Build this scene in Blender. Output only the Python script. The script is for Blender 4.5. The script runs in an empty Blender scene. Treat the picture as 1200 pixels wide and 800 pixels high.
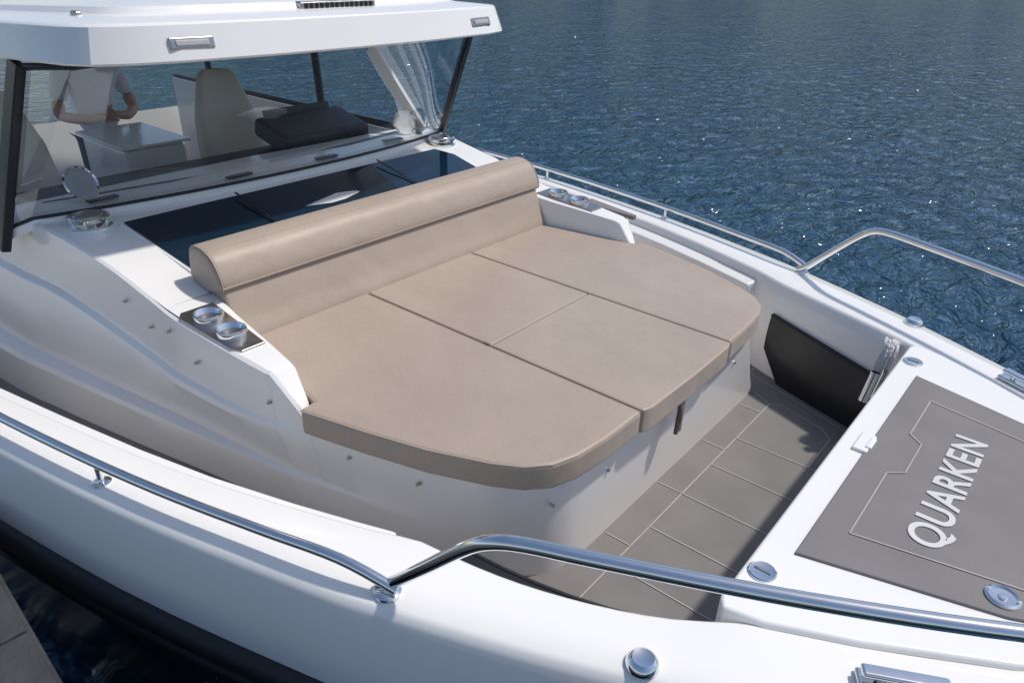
import bpy, bmesh, math, random
from mathutils import Vector, Matrix
random.seed(4)
scn=bpy.context.scene
scn.view_settings.view_transform='Standard'; scn.view_settings.look='None'; scn.view_settings.exposure=0

# ---------------------------------------------------------------- materials
def new_mat(name):
    m=bpy.data.materials.new(name); m.use_nodes=True
    nt=m.node_tree; b=nt.nodes['Principled BSDF']; return m,nt,b
def mat(name,col,rough=0.4,metal=0.0,var=0.06,nscale=3.0,bump=0.0,bscale=200.0,coat=0.0,rvar=0.08,spec=None,bdist=0.002):
    m,nt,b=new_mat(name); N=nt.nodes; L=nt.links
    tc=N.new('ShaderNodeTexCoord')
    n=N.new('ShaderNodeTexNoise'); n.inputs['Scale'].default_value=nscale; n.inputs['Detail'].default_value=2
    L.new(tc.outputs['Object'],n.inputs['Vector'])
    r=N.new('ShaderNodeValToRGB')
    r.color_ramp.elements[0].position=0.3; r.color_ramp.elements[1].position=0.7
    r.color_ramp.elements[0].color=(*[c*(1-var) for c in col],1)
    r.color_ramp.elements[1].color=(*[min(1,c*(1+var)) for c in col],1)
    L.new(n.outputs['Fac'],r.inputs['Fac']); L.new(r.outputs['Color'],b.inputs['Base Color'])
    mr=N.new('ShaderNodeMapRange'); mr.inputs['To Min'].default_value=max(0.01,rough-rvar); mr.inputs['To Max'].default_value=min(1,rough+rvar)
    L.new(n.outputs['Fac'],mr.inputs['Value']); L.new(mr.outputs['Result'],b.inputs['Roughness'])
    b.inputs['Metallic'].default_value=metal
    b.inputs['Coat Weight'].default_value=coat; b.inputs['Coat Roughness'].default_value=0.06
    if spec is not None: b.inputs['Specular IOR Level'].default_value=spec
    if bump>0:
        n2=N.new('ShaderNodeTexNoise'); n2.inputs['Scale'].default_value=bscale; n2.inputs['Detail'].default_value=1
        L.new(tc.outputs['Object'],n2.inputs['Vector'])
        bp=N.new('ShaderNodeBump'); bp.inputs['Strength'].default_value=bump; bp.inputs['Distance'].default_value=bdist
        L.new(n2.outputs['Fac'],bp.inputs['Height']); L.new(bp.outputs['Normal'],b.inputs['Normal'])
    return m
M={}
M['gel']=mat('white_gelcoat',(0.83,0.81,0.785),0.25,var=0.012,nscale=1.5,coat=0.5,rvar=0.05)
M['chrome']=mat('polished_steel',(0.82,0.82,0.82),0.06,metal=1,var=0.03,nscale=20,rvar=0.03)
M['brushed']=mat('brushed_steel',(0.46,0.43,0.40),0.3,metal=1,var=0.05,nscale=30)
M['black']=mat('black_trim',(0.012,0.012,0.014),0.35)
M['rubber']=mat('black_rubber',(0.012,0.013,0.016),0.5,bump=0.2)
M['hullblack']=mat('near_black_gloss',(0.006,0.007,0.010),0.2)  # near-black below the strake and on the dock fascia
M['groove']=mat('groove_caulk',(0.40,0.39,0.385),0.6)
M['letter']=mat('letter_vinyl',(0.62,0.61,0.60),0.5)
M['foam']=mat('deck_foam',(0.190,0.178,0.175),0.72,var=0.08,nscale=5,bump=0.5,bscale=350)
M['dash']=mat('dark_dash_vinyl',(0.035,0.037,0.042),0.5,bump=0.2)
M['greyvinyl']=mat('grey_interior',(0.42,0.42,0.43),0.5)
M['beige']=mat('beige_seat_vinyl',(0.66,0.58,0.47),0.5,bump=0.2)
M['shirt']=mat('shirt_cotton',(0.78,0.78,0.84),0.8,bump=0.6,bscale=12,bdist=0.02)
M['skin']=mat('skin',(0.50,0.28,0.20),0.5)
M['trouser']=mat('trouser_cloth',(0.03,0.035,0.06),0.8)
M['hair']=mat('hair',(0.05,0.03,0.02),0.7,bump=0.5,bscale=60)
M['rope']=mat('mooring_rope',(0.55,0.55,0.56),0.8,bump=1,bscale=90,bdist=0.01)
M['dock']=mat('dock_timber',(0.04,0.042,0.046),0.8,var=0.25,nscale=8,bump=0.5,bscale=40,bdist=0.01)
M['leaf']=mat('foliage',(0.045,0.075,0.025),0.8,var=0.5,nscale=0.6)
M['bark']=mat('bark',(0.06,0.045,0.03),0.9)
M['grass']=mat('bank_grass',(0.06,0.09,0.03),0.9,var=0.4,nscale=0.3)

def cushion_mat():
    m,nt,b=new_mat('cushion_fabric'); N=nt.nodes; L=nt.links
    tc=N.new('ShaderNodeTexCoord')
    n=N.new('ShaderNodeTexNoise'); n.inputs['Scale'].default_value=2.2; n.inputs['Detail'].default_value=3
    n2=N.new('ShaderNodeTexNoise'); n2.inputs['Scale'].default_value=300; n2.inputs['Detail'].default_value=2
    L.new(tc.outputs['Object'],n.inputs['Vector']); L.new(tc.outputs['Object'],n2.inputs['Vector'])
    r=N.new('ShaderNodeValToRGB')
    r.color_ramp.elements[0].position=0.3; r.color_ramp.elements[1].position=0.7
    r.color_ramp.elements[0].color=(0.376,0.298,0.238,1); r.color_ramp.elements[1].color=(0.418,0.335,0.270,1)
    L.new(n.outputs['Fac'],r.inputs['Fac'])
    mx=N.new('ShaderNodeMix'); mx.data_type='RGBA'; mx.blend_type='MULTIPLY'; mx.inputs[0].default_value=1.0
    r2=N.new('ShaderNodeValToRGB'); r2.color_ramp.elements[0].position=0.36; r2.color_ramp.elements[1].position=0.62
    r2.color_ramp.elements[0].color=(0.87,0.87,0.87,1); r2.color_ramp.elements[1].color=(1.03,1.03,1.03,1)
    L.new(n2.outputs['Fac'],r2.inputs['Fac']); L.new(r.outputs['Color'],mx.inputs[6]); L.new(r2.outputs['Color'],mx.inputs[7])
    L.new(mx.outputs[2],b.inputs['Base Color'])
    b.inputs['Roughness'].default_value=0.48; b.inputs['Sheen Weight'].default_value=0.15
    n3=N.new('ShaderNodeTexNoise'); n3.inputs['Scale'].default_value=3.6; n3.inputs['Detail'].default_value=2
    L.new(tc.outputs['Object'],n3.inputs['Vector'])
    b1=N.new('ShaderNodeBump'); b1.inputs['Strength'].default_value=0.7; b1.inputs['Distance'].default_value=0.028
    L.new(n3.outputs['Fac'],b1.inputs['Height'])
    b2=N.new('ShaderNodeBump'); b2.inputs['Strength'].default_value=0.35; b2.inputs['Distance'].default_value=0.001
    L.new(n2.outputs['Fac'],b2.inputs['Height']); L.new(b1.outputs['Normal'],b2.inputs['Normal'])
    L.new(b2.outputs['Normal'],b.inputs['Normal'])
    return m
M['cushion']=cushion_mat()
M['piping']=mat('cushion_piping',(0.44,0.34,0.27),0.55)
M['seam']=mat('cushion_stitch',(0.15,0.11,0.085),0.7)
M['strap']=mat('strap_webbing',(0.20,0.15,0.12),0.7,bump=.4)

def glass_mat(name,tint,f0=0.05,rough=0.0):
    # thin pane: reflectance grows towards grazing angles, same from both faces
    m=bpy.data.materials.new(name); m.use_nodes=True; nt=m.node_tree; nt.nodes.clear(); N=nt.nodes; L=nt.links
    t=N.new('ShaderNodeBsdfTransparent'); t.inputs[0].default_value=(*tint,1)
    g=N.new('ShaderNodeBsdfGlossy'); g.inputs['Roughness'].default_value=rough; g.inputs[0].default_value=(0.9,0.95,1,1)
    lw=N.new('ShaderNodeLayerWeight'); lw.inputs[0].default_value=0.5
    pw=N.new('ShaderNodeMath'); pw.operation='POWER'; pw.inputs[1].default_value=4.0
    L.new(lw.outputs['Facing'],pw.inputs[0])
    mr=N.new('ShaderNodeMath'); mr.operation='MULTIPLY_ADD'; mr.inputs[1].default_value=0.9; mr.inputs[2].default_value=f0
    L.new(pw.outputs[0],mr.inputs[0])
    mx=N.new('ShaderNodeMixShader'); L.new(mr.outputs[0],mx.inputs[0]); L.new(t.outputs[0],mx.inputs[1]); L.new(g.outputs[0],mx.inputs[2])
    o=N.new('ShaderNodeOutputMaterial'); L.new(mx.outputs[0],o.inputs[0]); return m
M['glass']=glass_mat('windscreen_glass',(0.92,0.95,0.96),0.09)
M['darkglass']=mat('skylight_glass_sky_tone',(0.004,0.019,0.040),0.03,rvar=0.02,coat=0.2,var=.3,nscale=1.2)  # blue reflection of the sky is put into the base colour

def water_mat():
    m,nt,b=new_mat('water_surface'); N=nt.nodes; L=nt.links
    tc=N.new('ShaderNodeTexCoord')
    mp=N.new('ShaderNodeMapping'); mp.inputs['Scale'].default_value=(1.0,0.6,1); mp.inputs['Rotation'].default_value=(0,0,0.5)
    L.new(tc.outputs['Object'],mp.inputs['Vector'])
    n1=N.new('ShaderNodeTexNoise'); n1.inputs['Scale'].default_value=3.9; n1.inputs['Detail'].default_value=3; n1.inputs['Roughness'].default_value=0.6
    n1.inputs['Distortion'].default_value=0.7
    n2=N.new('ShaderNodeTexNoise'); n2.inputs['Scale'].default_value=0.7; n2.inputs['Detail'].default_value=2
    L.new(mp.outputs[0],n1.inputs['Vector']); L.new(mp.outputs[0],n2.inputs['Vector'])
    b1=N.new('ShaderNodeBump'); b1.inputs['Strength'].default_value=1; b1.inputs['Distance'].default_value=0.22
    b2=N.new('ShaderNodeBump'); b2.inputs['Strength'].default_value=1; b2.inputs['Distance'].default_value=0.27
    L.new(n2.outputs['Fac'],b2.inputs['Height']); L.new(n1.outputs['Fac'],b1.inputs['Height']); L.new(b2.outputs['Normal'],b1.inputs['Normal'])
    L.new(b1.outputs['Normal'],b.inputs['Normal'])
    b.inputs['Base Color'].default_value=(0.013,0.054,0.105,1); b.inputs['Roughness'].default_value=0.04; b.inputs['IOR'].default_value=1.38
    b.inputs['Specular Tint'].default_value=(0.80,0.90,1.0,1)
    return m
M['water']=water_mat()

# ---------------------------------------------------------------- helpers
def empty(name,parent=None):
    o=bpy.data.objects.new(name,None); scn.collection.objects.link(o); o.parent=parent; return o
def link(name,me,m,parent=None,smooth=35,bevel=0,seg=2):
    if m: me.materials.append(m)
    o=bpy.data.objects.new(name,me); scn.collection.objects.link(o); o.parent=parent
    if bevel:
        bm=o.modifiers.new('b','BEVEL'); bm.width=bevel; bm.segments=seg; bm.limit_method='ANGLE'; bm.angle_limit=math.radians(25)
    if smooth:
        for p in me.polygons: p.use_smooth=True
        if bevel:
            w=o.modifiers.new('wn','WEIGHTED_NORMAL'); w.keep_sharp=False
        else:
            me.set_sharp_from_angle(angle=math.radians(smooth))
    return o
def mesh(name,v,f,m,parent=None,smooth=35,bevel=0,seg=2,fixn=True):
    me=bpy.data.meshes.new(name); me.from_pydata([tuple(p) for p in v],[],f); me.update()
    bm=bmesh.new(); bm.from_mesh(me)
    bmesh.ops.remove_doubles(bm,verts=bm.verts,dist=0.0003)
    if fixn: bmesh.ops.recalc_face_normals(bm,faces=bm.faces)
    bm.to_mesh(me); bm.free()
    return link(name,me,m,parent,smooth,bevel,seg)
def prism(name,pts,z0,z1,m,parent=None,bevel=0,seg=2,smooth=35):
    n=len(pts); g=(lambda z,p: z(p[0],p[1]) if callable(z) else z)
    v=[(p[0],p[1],g(z0,p)) for p in pts]+[(p[0],p[1],g(z1,p)) for p in pts]
    f=[tuple(range(n))[::-1],tuple(range(n,2*n))]+[(i,(i+1)%n,n+(i+1)%n,n+i) for i in range(n)]
    return mesh(name,v,f,m,parent,smooth,bevel,seg)
def box(name,c,s,m,parent=None,bevel=0.005,rot=(0,0,0),seg=2):
    v=[];R=Matrix.Rotation(rot[2],3,'Z')@Matrix.Rotation(rot[1],3,'Y')@Matrix.Rotation(rot[0],3,'X')
    for dz in(-.5,.5):
        for dx,dy in((-.5,-.5),(.5,-.5),(.5,.5),(-.5,.5)):
            v.append(Vector(c)+R@Vector((dx*s[0],dy*s[1],dz*s[2])))
    f=[(3,2,1,0),(4,5,6,7),(0,1,5,4),(1,2,6,5),(2,3,7,6),(3,0,4,7)]
    return mesh(name,v,f,m,parent,35,bevel,seg)
def grid(name,rows,m,parent=None,smooth=35,close=False,bevel=0,seg=2):
    v=[];f=[];w=len(rows[0])
    for r in rows: v+=[tuple(p) for p in r]
    for i in range(len(rows)-1):
        for j in range(w-1 if not close else w):
            a=i*w+j;b=i*w+(j+1)%w; f.append((a,b,b+w,a+w))
    return mesh(name,v,f,m,parent,smooth,bevel,seg)
def smoothpts(pts,k=6):
    P=[Vector(p) for p in pts]; out=[]
    for i in range(len(P)-1):
        p0=P[max(0,i-1)];p1=P[i];p2=P[i+1];p3=P[min(len(P)-1,i+2)]
        for j in range(k):
            t=j/k; out.append(0.5*((2*p1)+(-p0+p2)*t+(2*p0-5*p1+4*p2-p3)*t*t+(-p0+3*p1-3*p2+p3)*t**3))
    out.append(P[-1]); return out
def tube(name,pts,r,m,parent=None,cyc=False,res=10):
    pts=[Vector(p) for p in pts]; n=len(pts); v=[];f=[]
    prev=None
    for i,p in enumerate(pts):
        a=pts[(i-1)%n] if (cyc or i>0) else p; b=pts[(i+1)%n] if (cyc or i<n-1) else p
        t=(b-a).normalized()
        if prev is None:
            u=t.cross(Vector((0,0,1))); 
            if u.length<0.1: u=t.cross(Vector((1,0,0)))
        else: u=prev-t*prev.dot(t)
        u.normalize(); w=t.cross(u); prev=u
        for k in range(res):
            an=2*math.pi*k/res; v.append(p+u*math.cos(an)*r+w*math.sin(an)*r)
    for i in range(n if cyc else n-1):
        for k in range(res):
            a=i*res+k;b=i*res+(k+1)%res;c=((i+1)%n)*res+(k+1)%res;d=((i+1)%n)*res+k
            f.append((a,b,c,d))
    if not cyc:
        f.append(tuple(range(res))[::-1]); f.append(tuple((n-1)*res+k for k in range(res)))
    return mesh(name,v,f,m,parent,50)
def lathe(name,prof,c,m,parent=None,res=36,axis=None,bevel=0):
    q=Vector((0,0,1)).rotation_difference(Vector(axis).normalized()) if axis else None
    rows=[]
    for r,z in prof:
        row=[]
        for k in range(res):
            a=2*math.pi*k/res; p=Vector((max(r,0.0001)*math.cos(a),max(r,0.0001)*math.sin(a),z))
            if q: p=q@p
            row.append(p+Vector(c))
        rows.append(row)
    return grid(name,rows,m,parent,40,close=True)
def interp(tab,x):
    if x<=tab[0][0]: return tab[0][1]
    for (a,b),(c,d) in zip(tab,tab[1:]):
        if x<=c: return b+(d-b)*(x-a)/(c-a)
    return tab[-1][1]
def stab(tab,k=6):
    return [(p.x,p.y) for p in smoothpts([(a,b,0) for a,b in tab],k)]

# ---------------------------------------------------------------- boat shell
boat=empty('motor_boat')
OUT=stab([(-7.2,2.06),(-5.5,2.05),(-4.2,2.03),(-3.2,1.965),(-2.68,1.89),(-1.94,1.745),(-1.32,1.575),(-1.05,1.485),(-.6,1.305),(-.2,1.11),(.2,.89),(.6,.62),(.95,.33),(1.2,0.0)])
INN=stab([(-7.2,1.86),(-5.5,1.86),(-4.2,1.85),(-3.2,1.79),(-2.68,1.70),(-1.94,1.53),(-1.32,1.32),(-1.1,1.215),(-.8,1.10),(-.53,1.0),(-.4,.94),(0,.74),(.4,.48),(.7,.2),(1.0,0.0)])
def inn(s,x):
    v=interp(INN,x)
    if s<0: v+=.07*max(0,1-((x+.75)/.42)**2)
    return v
xs=[-7.2+i*0.15 for i in range(36)]+[-1.8+i*.06 for i in range(1,30)]+[0.0,.15,.3,.45,.6,.75,.9,1.05,1.2]
for s,nm in((-1,'near'),(1,'far')):
    rows=[]; low=[]; band=[]
    for x in xs:
        o=interp(OUT,x); i=min(inn(s,x),max(o-0.06,0))
        k=min(1,o/0.6)
        rows.append([(x,s*(i-0.03*k),.70),(x,s*(i-0.01*k),1.20),(x,s*i,1.280),(x,s*(i+.010*k),1.296),(x,s*(i+.02*k),1.30),(x,s*(i+(o-i)*.6),1.298),(x,s*(o-.022*k),1.292),(x,s*(o-.008*k),1.282),(x+.01,s*o,1.26),(x+.02,s*(o+.02*k),1.12),(x+.02,s*(o+.035*k),1.02),(x+.02,s*(o+.035*k),0.97)])
        low.append([(x,s*(o+.03*k),.965),(x-.02,s*(o+.025*k),.85),(x-.05,s*(o+.01*k),.5),(x-.2,s*max(0,o-.08*k),0),(x-.3,s*max(0,o-.4*k),-.4)])
        band.append((x+.02,s*(o+.035*k),.945))
    grid('bulwark_shell',rows,M['gel'],boat,smooth=60)
    grid('lower_hull',low,M['hullblack'],boat,smooth=60)
    tube('rubbing_strake',band,.045,M['rubber'],boat,res=12)
    tube('rubbing_strake_lip',[(p[0],p[1],p[2]-.10) for p in band],.03,M['rubber'],boat,res=10)
    ln=[(x,s*(interp(INN,x)+.01)) for x in(-4.2,-3.6,-3.0,-2.6,-2.2,-1.9,-1.6,-1.4,-1.24)]
    li=[(x,s*(interp(INN,x)-.075)) for x in(-1.27,-1.4,-1.6,-1.9,-2.2,-2.6,-3.0,-3.6,-4.2)]
    prism('bulwark_liner',ln+li,.79,lambda x,y:1.255 if abs(y)>interp(INN,x)-.03 else 1.235,M['gel'],boat,bevel=.012,seg=3)
mesh('transom',[(-7.2,-2.06,1.3),(-7.2,2.06,1.3),(-7.2,1.8,-.3),(-7.2,-1.8,-.3)],[(0,1,2,3)],M['gel'],boat)

# trunk / superstructure side
TOP=[(-7.0,1.30,1.60),(-5.4,1.30,1.61),(-3.9,1.28,1.63),(-3.4,1.25,1.635),(-3.0,1.21,1.585),(-2.7,1.19,1.52),(-2.52,1.185,1.488),(-2.15,1.165,1.462),(-2.0,1.150,1.45),(-1.97,1.145,1.442),(-1.86,1.10,1.285),(-1.82,1.090,1.262),(-1.6,1.025,1.255),(-1.4,.965,1.25),(-1.2,.90,1.25),(-1.09,.81,1.25),(-1.045,.72,1.25),(-1.03,.60,1.25),(-1.03,.3,1.25),(-1.03,0,1.25)]
BASN=[(-7.0,1.62),(-5.4,1.58),(-3.9,1.47),(-3.4,1.39),(-3.0,1.31),(-2.7,1.245),(-2.50,1.20),(-2.15,1.125),(-2.0,1.095),(-1.97,1.09),(-1.86,1.065),(-1.82,1.055),(-1.6,.995),(-1.4,.93),(-1.22,.85),(-1.12,.76),(-1.065,.65),(-1.05,.53),(-1.05,.3),(-1.05,0)]
BASF=BASN[:13]+[(-1.4,1.03),(-1.22,1.02),(-1.10,1.0),(-1.06,.97),(-1.05,.9),(-1.05,.4),(-1.05,0)]
LV=[(1.34,.10,.000),(1.325,.16,.018),(1.30,.20,.022),(1.12,.46,-.004),(1.02,.60,-.012),(1.005,.72,.022),(.985,.78,.026),(.90,.92,.012),(.80,1.02,.0)]
def trunk_side(s,BAS):
    rows=[]
    for (tx,ty,tz),(bx,by) in zip(TOP,BAS):
        w=max(0,min(1,(-1.25-tx)/1.3)); w=w*w*(3-2*w)
        row=[(tx,s*(ty-.012),tz+.004),(tx,s*ty,tz-.004)]
        # moulding height is taken from a fair line so the crease does not follow the coaming step
        tf=interp([(-3.9,1.63),(-3.4,1.635),(-2.7,1.52),(-2.0,1.44),(-1.4,1.36),(-1.0,1.30)],tx)
        for zl,g,off in LV:
            z=zl if zl<1.2 else min(tz-.012-(1.34-zl)*.4, tf-.08-(1.34-zl)-.18*w)
            z=max(z,1.14+(zl-1.3)*.5 if zl>1.2 else z); q=(tz-z)/(tz-.80)
            gg=g*w+q*(1-w)
            row.append((tx+(bx-tx)*gg,s*(ty+(by-ty)*gg+off*w),z))
        rows.append(row)
    out=[]
    for j in range(len(rows[0])):
        out.append(smoothpts([r[j] for r in rows],4))
    rows=[[out[j][i] for j in range(len(out))] for i in range(len(out[0]))]
    grid('superstructure_side',rows,M['gel'],boat,smooth=24)
trunk_side(-1,BASN); trunk_side(1,BASF)
def zt(x): return interp([(a,c) for a,b,c in TOP],x)
def yt(x): return interp([(a,b) for a,b,c in TOP],x)-.012
rows=[]
for x in [-3.85,-3.6,-3.4,-3.2,-3.0,-2.85,-2.7,-2.6]:
    rows.append([(x,t*yt(x),zt(x)+.004+.012*(1-abs(t))) for t in (-1,-.9,-.6,-.3,0,.3,.6,.9,1)])
grid('coachroof_deck',rows,M['gel'],boat,smooth=50)
cin=[(-2.6,.975),(-2.4,1.0),(-2.15,1.03),(-2.0,1.05),(-1.97,1.053),(-1.86,1.07),(-1.82,1.074)]
for s in(-1,1):
    rows=[]
    for x,yi in cin:
        z=zt(x)+.004
        rows.append([(x,s*(yi-.02),1.22),(x,s*(yi-.004),z-.012),(x,s*yi,z-.003),(x,s*(yi+.006),z),(x,s*max(yt(x),yi+.008),z)])
    grid('coaming',rows,M['gel'],boat,smooth=35)
mesh('sunpad_base_wall',[(-2.6,-1.2,1.2),(-2.6,1.2,1.2),(-2.6,1.16,1.50),(-2.6,-1.16,1.50)],[(0,1,2,3)],M['gel'],boat)
top=[(-2.6,-.98),(-1.84,-1.08),(-1.4,-.96),(-1.2,-.895),(-1.09,-.805),(-1.045,-.715),(-1.035,-.6)]
prism('sunpad_base_deck',top+[(a,-b) for a,b in top[::-1]],1.20,1.247,M['gel'],boat)
for x,y,z,ax in [(-2.56,-1.205,1.43,0),(-2.85,-1.22,1.47,0),(-2.70,-1.205,1.40,0),(-2.4,-1.195,1.35,0),(-2.0,-1.155,1.33,0),(-1.44,-.985,1.17,0),(-1.045,-.76,1.16,1),(-1.030,-.45,1.13,1),(-1.030,.59,1.13,1),(-1.7,-1.06,1.19,0)]:
    lathe('screw_head',[(0,.005),(.006,.004),(.007,-.012)],(x,y,z),M['brushed'],boat,res=12,axis=(1,0,0) if ax else (0,-1,.1))

# floor
fl=[(-3.9,-1.95)]+[(x,-inn(-1,x)-.0) for x in (-3.2,-2.6,-2.0,-1.5,-1.1,-.8,-.40)]
flp=fl+[(a,-b) for a,b in fl[::-1]]
prism('deck_floor',flp,.74,.80,M['foam'],boat,smooth=0)
for s in(-1,1):
    prism('side_deck_floor',[(-7,s*1.3),(-3.9,s*1.3),(-3.9,s*1.95),(-7,s*1.95)],.74,.80,M['foam'],boat,smooth=0)
def line(a,b,w=.005,z=.803,name='deck_groove',m='groove',parent=None):
    a=Vector((a[0],a[1],0));b=Vector((b[0],b[1],0));d=(b-a).normalized();n=Vector((-d.y,d.x,0))*w/2
    pts=[a+n,b+n,b-n,a-n]
    mesh(name,[(p.x,p.y,z) for p in pts],[(0,1,2,3)],M[m],parent or boat,smooth=0)
def pline(pts,**k):
    for a,b in zip(pts,pts[1:]): line(a,b,**k)
pline([(-.93,-.80),(-.93,.90)])
for y in(-.52,-.26,0.0,.26,.52): line((-.93,y),(-.42,y))
pline([(-.93,.90),(-.88,.93),(-.66,.86),(-.60,.80),(-.60,.52)])
for y in(-.4,.0,.4,.8): line((-1.04,y),(-.93,y))
line((-1.05,.97),(-.93,.90))
for s in(-1,1):
    pline([(x,s*(interp(INN,x)-.10)) for x in(-6.5,-5,-3.9,-3.2,-2.68,-2.2,-1.94,-1.6,-1.32,-1.1,-.8,-.6)])
    pts=[(x,s*((interp(INN,x)+interp([(a,b) for a,b in BASN],x))/2)) for x in(-6.5,-5,-3.9,-3.2,-2.68,-2.2,-1.94,-1.6,-1.32,-1.15)]
    pline(pts)
    for x in(-4.2,-3.5,-2.9,-2.4,-1.9,-1.5,-1.25):
        line((x,s*(interp([(a,b) for a,b in BASN],x)+.02)),(x+.12,s*(interp(INN,x)-.11)))

# bow platform
pl=[(-.42,-.90),(-.40,-.935)]+[(x,-(interp(INN,x)+.02)) for x in(-.30,-.1,.2,.5,.75,.95)]
prism('bow_platform',pl+[(a,-b) for a,b in pl[::-1]],.72,1.318,M['gel'],boat,bevel=.012,seg=3)
hp=[(-.33,-.635),(.16,-.50),(.45,-.36),(.55,-.2)]
prism('anchor_locker_hatch',hp+[(a,-b) for a,b in hp[::-1]],1.30,1.327,M['foam'],boat,bevel=.004,seg=2)
gp=[(-.24,-.46),(.20,-.37),(.42,-.24)]
pline(gp,z=1.3305,w=.004); pline([(a,-b) for a,b in gp],z=1.3305,w=.004)
pline([(-.24,-.46),(-.24,-.10)],z=1.3305,w=.004); pline([(-.24,.18),(-.24,.46)],z=1.3305,w=.004)
pline([(-.24,-.10),(-.195,-.06),(-.195,.14),(-.24,.18)],z=1.3305,w=.004)
box('hatch_handle_recess',(-.345,.03,1.322),(.05,.12,.016),M['gel'],boat,bevel=.006)
box('hatch_handle_lip',(-.325,.03,1.329),(.02,.07,.012),M['gel'],boat,bevel=.004)

c=bpy.data.curves.new('hatch_lettering','FONT'); c.body='QUARKEN'; c.size=.135; c.extrude=.0012; c.space_character=1.08; c.offset=.0022; c.align_x='CENTER'
t=bpy.data.objects.new('tmp',c); scn.collection.objects.link(t)
bpy.context.view_layer.update()
me=bpy.data.meshes.new_from_object(t.evaluated_get(bpy.context.evaluated_depsgraph_get()))
bpy.data.objects.remove(t)
o=link('hatch_lettering',me,M['letter'],boat,smooth=0); o.location=(-.025,-.04,1.3295); o.rotation_euler=(0,0,math.radians(90))

# skylight
def zdeck(x): return zt(x)+.02
sk=[(-3.26,-.99),(-3.26,.93),(-3.13,.97),(-2.74,.93),(-2.72,-.96)]
prism('skylight_glass',sk,lambda x,y:zdeck(x)-.012,lambda x,y:zdeck(x)+.006,M['darkglass'],boat,bevel=.004)
prism('skylight_seal',[(a*1.0+(.012 if a>-3 else -.012),b*1.013) for a,b in sk],lambda x,y:zdeck(x)-.02,lambda x,y:zdeck(x)-.001,M['gel'],boat,bevel=.004)
for y in(-.45,.45): box('skylight_divider',(-3.0,y,zdeck(-3.0)+.0065),(.5,.012,.003),M['black'],boat,bevel=0.001,rot=(0,math.atan2(.115,.54),0))

for s in(-1,1):
    vent=empty('deck_vent')
    lathe('flange',[(.092,0),(.092,.010),(.080,.016),(.078,.034),(.086,.038),(.086,.050),(.074,.056)],(-3.36,s*1.09,zt(-3.38)-.012),M['chrome'],vent,res=40)
    lathe('cap',[(.074,.056),(.060,.052),(.055,.058),(.03,.062),(0,.063)],(-3.36,s*1.09,zt(-3.38)-.012),M['brushed'],vent,res=40)

for s in(-1,1):
    ch=empty('cup_holder_panel')
    prism('panel',[(-2.53,s*1.02),(-2.53,s*1.155),(-2.50,s*1.178),(-2.19,s*1.160),(-2.15,s*1.14),(-2.15,s*1.045)],lambda x,y:zt(x)-.01,lambda x,y:zt(x)+.012,M['brushed'],ch,bevel=.004)
    for x in(-2.425,-2.275):
        lathe('cup',[(.054,-.01),(.056,.016),(.054,.022),(.049,.024),(.046,.020),(.042,.004),(.036,-.001),(0,-.001)],(x,s*1.10,zt(x)+.013),M['chrome'],ch,res=36)
        lathe('cup_liner',[(.040,.004),(.034,.0015),(.02,.001),(0,.001)],(x,s*1.10,zt(x)+.0135),M['brushed'],ch,res=30)
prism('anti_slip_patch',[(-2.36,1.19),(-1.95,1.16),(-1.95,1.19),(-2.3,1.27)],1.44,1.462,M['foam'],boat)

# ---------------------------------------------------------------- sunpad cushions
pad=empty('sunpad_cushion')
half=[(-2.43,.955),(-1.90,1.055),(-1.86,1.065),(-1.855,1.13),(-1.6,1.065),(-1.38,1.0),(-1.18,.915),(-1.09,.86),(-1.03,.79),(-1.0,.70),(-.985,.56),(-.98,.345)]
def cushion(name,pts,z0=1.252,z1=1.352,bev=.016):
    prism(name,pts,z0,z1,M['cushion'],pad,bevel=bev,seg=4)
    cx=sum(p[0] for p in pts)/len(pts); cy=sum(p[1] for p in pts)/len(pts)
    ring=[Vector((p[0]+(cx-p[0])*.010,p[1]+(cy-p[1])*.010,z1-.004)) for p in pts]
    dense=[]
    for a,b in zip(ring,ring[1:]+ring[:1]):
        for k in range(4): dense.append(a.lerp(b,k/4))
    tube('piping',dense,.0026,M['piping'],pad,cyc=True,res=6)
g=.003
cushion('side_cushion',[(-2.43,-.345-g)]+[(a,-b) for a,b in half[:-1]]+[(-.98,-.345-g)])
cushion('side_cushion',[(-2.43,.345+g)]+[(a,b) for a,b in half[:-1]]+[(-.975,.345+g)])
cushion('centre_cushion',[(-2.43,-.345+g),(-1.683,-.345+g),(-1.683,.345-g),(-2.43,.345-g)],bev=.008)
cushion('centre_cushion',[(-1.680,-.345+g),(-.98,-.345+g),(-.968,-.30),(-.962,0),(-.965,.30),(-.975,.345-g),(-1.680,.345-g)],bev=.010)
tube('pull_strap',smoothpts([(-.985,-.045,1.26),(-.972,-.045,1.20),(-.978,-.045,1.13),(-.985,-.035,1.095),(-.99,-.022,1.13),(-.99,-.020,1.20),(-1.0,-.02,1.26)],4),.009,M['strap'],pad,res=8)
box('strap_webbing',(-.975,-.034,1.18),(.008,.032,.15),M['strap'],pad,bevel=.003)
box('strap_tab',(-1.70,-.345,1.352),(.03,.012,.008),M['seam'],pad,bevel=.002)
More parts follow.
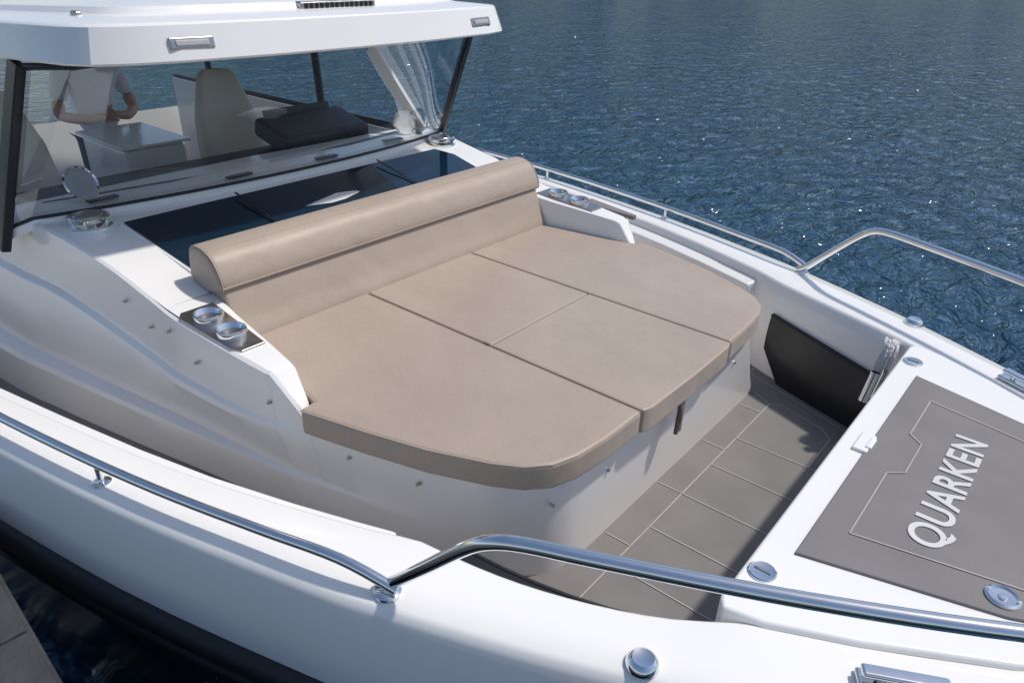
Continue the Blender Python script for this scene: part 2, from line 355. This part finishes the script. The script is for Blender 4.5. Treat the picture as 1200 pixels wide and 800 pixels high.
def prof_extrude(name,prof,y0,y1,m,parent,cap=.03,flare=0):
    cx=sum(p[0] for p in prof)/len(prof); cz=sum(p[1] for p in prof)/len(prof)
    def ring(y,s): return [(cx+(p[0]-cx)*s,y,cz+(p[1]-cz)*s) for p in prof]
    e=[(90,),(65,),(40,),(18,),(0,)]
    rows=[ring(y0+cap*(1-math.cos(math.radians(90-a[0]))),1-(cap/.10)*(1-math.cos(math.radians(a[0])))) for a in e]
    N=40
    for k in range(1,N): rows.append(ring(y0+cap+(y1-y0-2*cap)*k/N,1))
    rows+=[ring(y1-cap*(1-math.cos(math.radians(90-a[0]))),1-(cap/.10)*(1-math.cos(math.radians(a[0])))) for a in e[::-1]]
    v=[p for r in rows for p in r]; w=len(prof); f=[]
    for i in range(len(rows)-1):
        for j in range(w):
            a=i*w+j;b=i*w+(j+1)%w; f.append((a,b,b+w,a+w))
    f.append(tuple(range(w))); f.append(tuple(len(v)-w+k for k in range(w)))
    mesh(name,v,f,m,parent,70)
def cyc_smooth(pts,k=5):
    n=len(pts);P=[Vector((a,b,0)) for a,b in pts];out=[]
    for i in range(n):
        p0,p1,p2,p3=P[i-1],P[i],P[(i+1)%n],P[(i+2)%n]
        for j in range(k):
            t=j/k; q=0.5*((2*p1)+(-p0+p2)*t+(2*p0-5*p1+4*p2-p3)*t*t+(-p0+3*p1-3*p2+p3)*t**3); out.append((q.x,q.y))
    return out
roll=cyc_smooth([(-2.715,1.56),(-2.708,1.635),(-2.685,1.683),(-2.64,1.695),(-2.585,1.688),(-2.535,1.660),(-2.497,1.60),(-2.488,1.556),(-2.505,1.54),(-2.60,1.52),(-2.69,1.525)])
prof_extrude('backrest_bolster',roll,-1.0,1.0,M['cushion'],pad,cap=.02)
low=cyc_smooth([(-2.60,1.53),(-2.515,1.55),(-2.495,1.525),(-2.455,1.43),(-2.415,1.35),(-2.44,1.30),(-2.56,1.30),(-2.60,1.40)])
prof_extrude('backrest_panel',low,-.985,.985,M['cushion'],pad,cap=.015)
tube('bolster_seam',[(-2.494,-.985+k*.197,1.546) for k in range(11)],.0035,M['seam'],pad,res=6)
tube('bolster_piping',[(-2.489,-.990+k*.198,1.556) for k in range(11)],.003,M['piping'],pad,res=6)
tube('bolster_top_seam',[(-2.578,-.985+k*.197,1.686) for k in range(11)],.0018,M['piping'],pad,res=6)
for s in(-1,1):
    tube('bolster_end_piping',[Vector((p[0]*.995-.0125,s*.992,(p[1]-1.6)*.97+1.6)) for p in roll],.0028,M['piping'],pad,cyc=True,res=6)

# ---------------------------------------------------------------- rails
for s in(-1,1):
    rl=empty('guard_rail')
    pts=[]
    for x in[-6.5,-5.5,-4.5,-3.8,-3.2,-2.68,-2.2,-1.8,-1.45,-1.2,-1.06]:
        pts.append((x,s*(interp(OUT,x)-.055),1.365))
    pts[-1]=(-1.04,pts[-1][1],1.325)
    tube('low_rail',smoothpts(pts,5),.0145,M['chrome'],rl,res=14)
    hi=[(-1.10,s*1.44,1.308),(-1.06,s*1.43,1.335),(-.95,s*1.415,1.45),(-.84,s*1.395,1.565),(-.775,s*1.38,1.612),(-.70,s*1.35,1.628),(-.55,s*1.285,1.632),(-.2,s*1.12,1.638),(.15,s*.93,1.645),(.5,s*.70,1.65),(.85,s*.40,1.655),(1.0,s*.2,1.655),(1.05,0,1.655)]
    tube('high_rail',smoothpts(hi,6),.0175,M['chrome'],rl,res=16)
    for x in(-5.4,-4.2,-3.1,-2.04):
        y=s*(interp(OUT,x)-.055)
        tube('stanchion',[(x,y,1.29),(x,y,1.36)],.010,M['chrome'],rl)
        lathe('base_plate',[(.028,0),(.028,.005),(.02,.009),(0,.010)],(x,y,1.294),M['chrome'],rl,res=24)
    lathe('end_base_plate',[(.036,0),(.036,.006),(.028,.012),(0,.014)],(-1.075,s*1.435,1.296),M['chrome'],rl,res=28)
    for x in(.3,):
        y=interp(OUT,x)-.09
        tube('stanchion',[(x,s*y,1.3),(x,s*(y+.03),1.645)],.013,M['chrome'],rl)
# ---------------------------------------------------------------- deck hardware
for s in(-1,1):
    la=empty('deck_latch')
    lathe('disc',[(.038,0),(.038,.004),(.034,.007),(.031,.006),(0,.0065)],(-.37,s*.755,1.318),M['chrome'],la,res=32)
    box('slot',(-.37,s*.755,1.3255),(.045,.006,.002),M['brushed'],la,bevel=.0005)
    cl=empty('pop_up_cleat')
    lathe('dome',[(.040,0),(.040,.008),(.034,.018),(.026,.024),(.018,.022),(0,.021)],(-.47,s*1.195,1.297),M['chrome'],cl,res=32)
    mc=empty('mooring_cleat')
    ang=s*math.radians(-28)
    box('base',(0.01,s*.865,1.308),(.20,.055,.016),M['chrome'],mc,bevel=.007,rot=(0,0,ang))
    box('horn_bar',(0.01,s*.865,1.335),(.19,.035,.016),M['chrome'],mc,bevel=.007,rot=(0,0,ang),seg=3)
    for d in(-.05,.05):
        lathe('post',[(.012,0),(.010,.03)],(0.01+d*math.cos(ang),s*.865+d*math.sin(ang),1.31),M['chrome'],mc,res=16)
hl=empty('hatch_latch')
lathe('ring',[(.042,0),(.042,.005),(.035,.009),(.030,.004),(.012,.003),(.010,.008),(0,.009)],(.135,-.44,1.327),M['chrome'],hl,res=32)

for s in(-1,1):
    pk=empty('storage_pocket')
    th_=.035 if s>0 else .13
    zo=0 if s>0 else .05
    def wy(x,z): return s*(inn(s,x)-th_-.03*(1.15-z)/.35)
    rows=[]
    for x in[-1.10,-1.06,-.98,-.88,-.78,-.68,-.58,-.46]:
        zt_=interp([(-1.10,1.135),(-.46,1.09)],x)+zo; zb=interp([(-1.10,.95),(-.98,.805),(-.46,.805)],x)
        r=[(x,wy(x,z)-s*.012*math.sin(math.pi*(z-zb)/(zt_-zb+.001)),z) for z in [zb+(zt_-zb)*k/5 for k in range(6)]]
        r.append((x,s*(inn(s,x)-.002),zt_+.004)); rows.append(r)
    grid('pocket_sheet',rows,M['black'],pk,smooth=60)
    tube('pocket_edge',[r[-2] for r in rows],.006,M['rubber'],pk,res=8)
rc=empty('mooring_rope_coil')
pts=[]
for k in range(180):
    a=k/180*math.pi*2*8; r=1+.12*math.sin(a*1.7)
    pts.append((-.49+.018*math.sin(a*.43)+.012*math.cos(a*1.3),.935+.055*math.cos(a)*r,1.19+.10*math.sin(a)*r))
tube('coil',pts,.008,M['rope'],rc,res=6)
th=empty('rod_holder_tube')
for dx,dy in((0,0),(.035,.05)):
    lathe('tube',[(.021,0),(.021,.13),(.023,.132),(.023,.14),(.017,.14),(.016,.05)],(-.515+dx,.80+dy,1.05),M['chrome'],th,res=20,axis=(.1,.2,1))
    
# ---------------------------------------------------------------- cabin
WB=[(-3.66,1.34,1.60),(-3.53,1.25,1.665),(-3.44,.95,1.675),(-3.37,.5,1.68),(-3.35,0,1.68)]
WT=[(-3.45,1.17,2.28),(-3.12,1.10,2.31),(-3.02,.8,2.34),(-2.98,.4,2.35),(-2.97,0,2.35)]
def mir(L): return [(x,-y,z) for x,y,z in L]+[p for p in L[::-1]][1:]
# front pane (gently curved) and two flat corner panes
fB=smoothpts(mir(WB)[1:-1],4); fT=smoothpts(mir(WT)[1:-1],4)
grid('windscreen_glass',[fB,fT],M['glass'],boat,smooth=80)
for s in(-1,1):
    mesh('corner_glass',[(-3.66,s*1.34,1.60),(-3.53,s*1.252,1.665),(-3.12,s*1.102,2.31),(-3.45,s*1.17,2.28)],[(0,1,2,3)],M['glass'],boat,smooth=0)
B=[Vector(mir(WB)[0])]+fB+[Vector(mir(WB)[-1])]; T=[Vector(mir(WT)[0])]+fT+[Vector(mir(WT)[-1])]
tube('windscreen_gasket',[p+Vector((.012,0,-.005)) for p in B],.008,M['black'],boat,res=8)
tube('windscreen_top_gasket',T,.014,M['black'],boat,res=8)
rows=[[p+Vector((.02,0,-.05)) for p in B],[p+Vector((.022,0,-.015)) for p in B],[p+Vector((-.004,0,.0)) for p in B]]
grid('windscreen_sill',rows,M['gel'],boat,smooth=60)
rows=[[p+Vector((-.01,0,-.01)) for p in B],[p+Vector((-.20,0,-.005)) for p in B],[p+Vector((-.21,0,-.03)) for p in B]]
grid('windscreen_inner_ledge',rows,M['gel'],boat,smooth=60)
Bs=sorted([(p.y,p.x) for p in B])
for y in(-.95,-.30,.25,.80):
    x=interp(Bs,y)
    box('demist_slot',(x-.085,y,1.680),(.035,.14,.008),M['black'],boat,bevel=.001,rot=(0,0,-.1*y))
def pillar(name,a,b,w,t,m):
    a=Vector(a);b=Vector(b);d=(b-a).normalized(); u=Vector((1,0,0)); u=(u-d*u.dot(d)).normalized(); v=d.cross(u)
    vs=[]
    for p in(a,b):
        for i,j in((-1,-1),(1,-1),(1,1),(-1,1)): vs.append(p+u*i*w/2+v*j*t/2)
    mesh(name,vs,[(0,1,2,3),(7,6,5,4),(0,4,5,1),(1,5,6,2),(2,6,7,3),(3,7,4,0)],m,boat,bevel=.006)
pillar('door_frame_pillar',(-3.66,-1.36,1.52),(-3.46,-1.17,2.30),.10,.04,M['black'])
pillar('corner_pillar',(-3.56,1.29,1.64),(-3.12,1.105,2.33),.045,.035,M['black'])
pillar('inner_pillar',(-3.54,1.10,1.68),(-4.10,1.06,2.30),.09,.03,M['greyvinyl'])
for x in(-4.76,-6.3):
    pillar('window_post',(x,1.23,1.6),(x,1.19,2.28),.06,.03,M['black'])
pillar('window_post',(-6.3,-1.23,1.6),(-6.3,-1.19,2.28),.08,.03,M['black'])
tube('window_sill_trim',[(-3.6,1.25,1.63),(-7,1.27,1.61)],.02,M['black'],boat,res=6)
# roof
RO=[(-2.70,0),(-2.715,.45),(-2.765,.85),(-2.82,1.02),(-2.90,1.12),(-3.02,1.165),(-3.4,1.19),(-4.2,1.23),(-5.4,1.25),(-6.4,1.22),(-6.7,1.1),(-6.8,0)]
full=[(x,-y) for x,y in RO]+[(x,y) for x,y in RO[-2:0:-1]]
def ring(d,dz):
    r=[]
    for x,y in full:
        fx=1-d/2.05; fy=1-d/1.2
        zb=2.335+(x+2.8)*.045
        r.append((-4.75+(x+4.75)*fx,y*fy,zb+dz))
    return r
rings=[ring(.9,.03),ring(.30,.03),ring(.08,.015),ring(.02,0),ring(0,.004),ring(-.004,.012),ring(.030,.130),ring(.036,.136),ring(.05,.140),ring(.20,.152),ring(.215,.156),ring(.235,.178),ring(.25,.182),ring(.8,.20),ring(1.1,.205)]
v=[p for r in rings for p in r]; w=len(full); f=[]
for i in range(len(rings)-1):
    for j in range(w):
        a=i*w+j;b=i*w+(j+1)%w; f.append((a,b,b+w,a+w))
f.append(tuple(range(w))); f.append(tuple(len(v)-w+k for k in range(w)))
mesh('cabin_roof',v,f,M['gel'],boat,smooth=28)
for s in(-1,1):
    box('roof_spotlight_bezel',(-2.775,s*.80,2.405),(.016,.17,.045),M['brushed'],boat,bevel=.007,rot=(0,math.radians(-17),s*math.radians(8)))
    box('roof_spotlight_lens',(-2.768,s*.80,2.406),(.012,.125,.022),M['greyvinyl'],boat,bevel=.004,rot=(0,math.radians(-17),s*math.radians(8)))
box('light_bar_housing',(-2.93,0,2.502),(.05,.42,.035),M['brushed'],boat,bevel=.008)
for k in range(14): box('light_bar_led',(-2.905,-.18+k*.0277,2.503),(.006,.02,.022),M['black'],boat,bevel=.002)
box('roof_fitting',(-3.28,-.98,2.475),(.05,.03,.025),M['brushed'],boat,bevel=.008)
# interior
prism('cabin_floor',[(-7,-1.28),(-3.9,-1.28),(-3.9,1.28),(-7,1.28)],.40,.45,M['foam'],boat,smooth=0)
for s in(-1,1): prism('cabin_inner_wall',[(-7,s*1.27),(-3.6,s*1.24),(-3.6,s*1.21),(-7,s*1.24)],.45,1.60,M['gel'],boat,smooth=0)
box('dashboard',(-3.90,0,1.57),(.50,2.3,.12),M['dash'],boat,bevel=.04,rot=(0,math.radians(-4),0),seg=4)
box('instrument_hood',(-4.05,.62,1.68),(.34,.66,.12),M['dash'],boat,bevel=.03,rot=(0,math.radians(14),0),seg=4)
box('chart_display',(-4.19,.62,1.72),(.02,.5,.18),M['black'],boat,bevel=.005,rot=(0,math.radians(-15),0))
box('console_front',(-4.05,0,1.1),(.12,2.3,.85),M['gel'],boat,bevel=.02)
for s in(-1,1):
    lathe('dash_speaker_rim',[(.078,0),(.084,.006),(.078,.012),(.072,.006)],(-3.60,s*1.0,1.745),M['chrome'],boat,res=36,axis=(.85,-s*.25,.45))
    lathe('dash_speaker_cone',[(.072,.006),(.03,-.01),(0,.0)],(-3.60,s*1.0,1.745),M['greyvinyl'],boat,res=36,axis=(.85,-s*.25,.45))
box('galley_unit',(-5.3,.02,.98),(.65,.42,1.06),M['gel'],boat,bevel=.03)
box('galley_worktop',(-5.3,.02,1.525),(.70,.47,.02),M['gel'],boat,bevel=.006)
# helm seat
def seat(x,y):
    se=empty('helm_seat')
    rows=[]
    for z,wd,xo,th in[(1.30,.20,.0,.07),(1.36,.225,.0,.075),(1.5,.235,-.02,.07),(1.7,.215,-.05,.06),(1.85,.165,-.08,.055),(1.95,.13,-.10,.05),(1.985,.10,-.105,.03),(1.99,.04,-.105,.01)]:
        row=[]
        for k in range(20):
            a=2*math.pi*k/20; ca,sa=math.cos(a),math.sin(a)
            sx=math.copysign(abs(ca)**.6,ca); sy=math.copysign(abs(sa)**.6,sa)
            row.append((x+xo+th*sx+.05*(abs(sy)**2),y+wd*sy,z))
        rows.append(row)
    grid('backrest',rows,M['beige'],se,70,close=True)
    box('seat_base',(x+.25,y,1.26),(.48,.46,.12),M['beige'],se,bevel=.05,seg=4)
    for s in(-1,1): box('armrest',(x+.2,y+s*.26,1.42),(.30,.05,.05),M['beige'],se,bevel=.02,seg=3)
    lathe('pedestal',[(.16,0),(.16,.03),(.06,.06),(.05,.75)],(x+.2,y,.45),M['brushed'],se)
seat(-4.7,.40)
seat(-4.7,-.95)

# ---------------------------------------------------------------- person (torso seen through the windscreen)
pe=empty('person')
def skin_body(name,verts,edges,radii,m,parent,root=0,sub=2):
    me=bpy.data.meshes.new(name); me.from_pydata(verts,edges,[]); 
    o=bpy.data.objects.new(name,me); scn.collection.objects.link(o)
    sk=o.modifiers.new('s','SKIN'); 
    lay=me.skin_vertices[0].data
    for i,r in enumerate(radii):
        lay[i].radius=(r,r) if not isinstance(r,tuple) else r; lay[i].use_root=(i==root)
    sb=o.modifiers.new('u','SUBSURF'); sb.levels=sub; sb.render_levels=sub
    bpy.context.view_layer.update()
    m2=bpy.data.meshes.new_from_object(o.evaluated_get(bpy.context.evaluated_depsgraph_get()))
    bpy.data.objects.remove(o)
    for p in m2.polygons: p.use_smooth=True
    m2.materials.append(m); q=bpy.data.objects.new(name,m2); scn.collection.objects.link(q); q.parent=parent; return q
px,py,pz=-6.05,.12,.45
def W(a,b,c): return (px+b,py+a,pz+c)   # a across, b forward (+X), c up
skin_body('trousers',[W(0,0,.98),W(-.09,0,.88),W(-.10,.02,.5),W(-.10,-.01,.10),W(.09,0,.88),W(.11,.02,.5),W(.12,-.01,.10)],[(0,1),(1,2),(2,3),(0,4),(4,5),(5,6)],[.13,.10,.07,.05,.10,.07,.05],M['trouser'],pe)
for s in(-1,1): box('shoe',W(s*.11,.05,.04),(.26,.09,.08),M['black'],pe,bevel=.03,seg=3)
skin_body('shirt',[W(0,0,.94),W(0,0,1.12),W(0,0,1.30),W(0,0,1.42),W(0,0,1.50),W(-.19,0,1.41),W(-.25,.0,1.22),W(.19,0,1.41),W(.26,.0,1.22)],[(0,1),(1,2),(2,3),(3,4),(3,5),(5,6),(3,7),(7,8)],[.15,.15,.165,.13,.06,.075,.065,.075,.065],M['shirt'],pe)
for s in(-1,1):
    skin_body('arm',[W(s*.25,.0,1.24),W(s*.27,.03,1.12),W(s*.14,.20,1.10),W(s*.02,.23,1.13)],[(0,1),(1,2),(2,3)],[.048,.045,.036,.028],M['skin'],pe)
    for k in range(4):
        skin_body('finger',[W(s*.02,.23,1.15-.02*k),W(-s*.03,.245,1.15-.02*k),W(-s*.06,.23,1.14-.02*k)],[(0,1),(1,2)],[.011,.009,.008],M['skin'],pe,sub=1)
    skin_body('thumb',[W(s*.03,.23,1.15),W(s*.0,.25,1.18),W(-s*.02,.25,1.20)],[(0,1),(1,2)],[.012,.010,.008],M['skin'],pe,sub=1)
skin_body('neck_and_head',[W(0,0,1.46),W(0,.01,1.54),W(0,.03,1.60),W(0,.02,1.68),W(0,.01,1.73)],[(0,1),(1,2),(2,3),(3,4)],[.06,.052,.075,.092,.07],M['skin'],pe)
skin_body('hair',[W(0,-.03,1.62),W(0,-.02,1.70),W(0,.0,1.755)],[(0,1),(1,2)],[.075,.09,.07],M['hair'],pe)
skin_body('nose',[W(0,.11,1.665),W(0,.13,1.64)],[(0,1)],[.010,.013],M['skin'],pe,sub=1)
for s in(-1,1):
    lathe('eye',[(0,.006),(.010,.003),(.012,0)],W(s*.032,.105,1.675),M['black'],pe,res=12,axis=(1,0,0))
    skin_body('ear',[W(s*.092,.01,1.68),W(s*.092,.0,1.64)],[(0,1)],[.016,.012],M['skin'],pe,sub=1)
box('mouth',W(0,.103,1.60),(.01,.045,.008),M['hair'],pe,bevel=.003)

# ---------------------------------------------------------------- dock, water, far shore
dk=empty('dock')
for k in range(16):
    box('plank',(.22+k*.40,-1.21,1.08),(.392,2.42,.045),M['dock'],dk,bevel=.006)
box('edge_beam',(3.2,-.03,.96),(6.4,.09,.2),M['dock'],dk,bevel=.01)
for x in(.3,4.0): lathe('pile',[(.13,-2),(.13,1.02)],(x,-.5,0),M['dock'],dk)
box('dock_fascia',(3.2,-.10,.2),(6.3,.05,1.5),M['hullblack'],dk,bevel=.01)
dk.location=(-2.66,-1.985,0); dk.rotation_euler=(0,0,math.radians(-4))
mesh('water',[(-1500,-1500,0),(1500,-1500,0),(1500,1500,0),(-1500,1500,0)],[(0,1,2,3)],M['water'],None,smooth=0)
v=[];f=[];n=60
for i in range(n+1):
    a=math.radians(-40+200*i/n); 
    for r,z in((150,-.5),(156,.8),(190,3),(420,12)):
        v.append((r*math.cos(a)-5,r*math.sin(a),z+ (r>170)*random.uniform(-.5,.8)))
for i in range(n):
    for j in range(3):
        a=i*4+j; f.append((a,a+1,a+5,a+4))
mesh('far_bank',v,f,M['grass'],None)
tv=[];tf=[]
def leafclump(c,r,n):
    for _ in range(n):
        d=Vector((random.gauss(0,1),random.gauss(0,1),random.gauss(0,1))).normalized()*r*random.uniform(.5,1.05)
        p=Vector(c)+d; a=Vector((random.gauss(0,1),random.gauss(0,1),random.gauss(0,1))).normalized()*random.uniform(.5,1.1)
        b=a.cross(Vector((random.gauss(0,1),random.gauss(0,1),random.gauss(0,1)))).normalized()*random.uniform(.4,.9)
        k=len(tv); tv.extend([p-a-b,p+a-b*.6,p+a*.8+b,p-a*.7+b]); tf.append((k,k+1,k+2,k+3))
bv=[];bf=[]
for i in range(120):
    a=math.radians(-30+180*i/120+random.uniform(-.5,.5)); r=random.uniform(158,180); h=random.uniform(9,16)
    x,y=r*math.cos(a)-5,r*math.sin(a)
    k=len(bv)
    for q in range(6):
        an=q*math.pi/3; bv.append((x+.35*math.cos(an),y+.35*math.sin(an),0)); 
    for q in range(6):
        an=q*math.pi/3; bv.append((x+.12*math.cos(an),y+.12*math.sin(an),h*.8))
    for q in range(6): bf.append((k+q,k+(q+1)%6,k+6+(q+1)%6,k+6+q))
    for c in range(9):
        leafclump((x+random.uniform(-3,3),y+random.uniform(-3,3),h*random.uniform(.22,.95)),random.uniform(1.5,2.8),15)
tl=empty('distant_tree_line')
mesh('crowns',tv,tf,M['leaf'],tl,smooth=0,fixn=False)
mesh('trunks',bv,bf,M['bark'],tl)

# ---------------------------------------------------------------- light
el=math.radians(60); az=Vector((.36,.42,0)).normalized()
sd=Vector((az.x*math.cos(el),az.y*math.cos(el),math.sin(el)))
sl=bpy.data.lights.new('sun','SUN'); sl.energy=3.1; sl.angle=math.radians(2.5); sl.color=(1,.95,.87)
so=bpy.data.objects.new('sun',sl); scn.collection.objects.link(so); so.rotation_euler=sd.to_track_quat('Z','Y').to_euler()
w=bpy.data.worlds.new('World'); scn.world=w; w.use_nodes=True; nt=w.node_tree
bg=nt.nodes['Background']; sky=nt.nodes.new('ShaderNodeTexSky'); sky.sky_type='NISHITA'; sky.sun_disc=False
sky.sun_elevation=el; sky.sun_rotation=math.atan2(az.x,az.y); sky.air_density=1.0; sky.dust_density=1.2; sky.ozone_density=1.0
nt.links.new(sky.outputs[0],bg.inputs[0]); bg.inputs[1].default_value=0.13

# ---------------------------------------------------------------- camera
X=Vector((0.7693,0.3206,-0.5526));Y=Vector((0.638,-0.3469,0.6875))
Y=(Y-X*Y.dot(X)).normalized();X.normalize();Z=X.cross(Y)
right=Vector((X.x,Y.x,Z.x)); down=Vector((X.y,Y.y,Z.y)); fwd=Vector((X.z,Y.z,Z.z))
R=Matrix((right,-down,-fwd)).transposed()
cam=bpy.data.cameras.new('camera'); cam.sensor_width=36; cam.lens=862/1200*36; cam.clip_end=5000; cam.clip_start=.02
co=bpy.data.objects.new('camera',cam); scn.collection.objects.link(co)
co.matrix_world=Matrix.Translation((0,-2.30,2.75))@R.to_4x4()
scn.camera=co
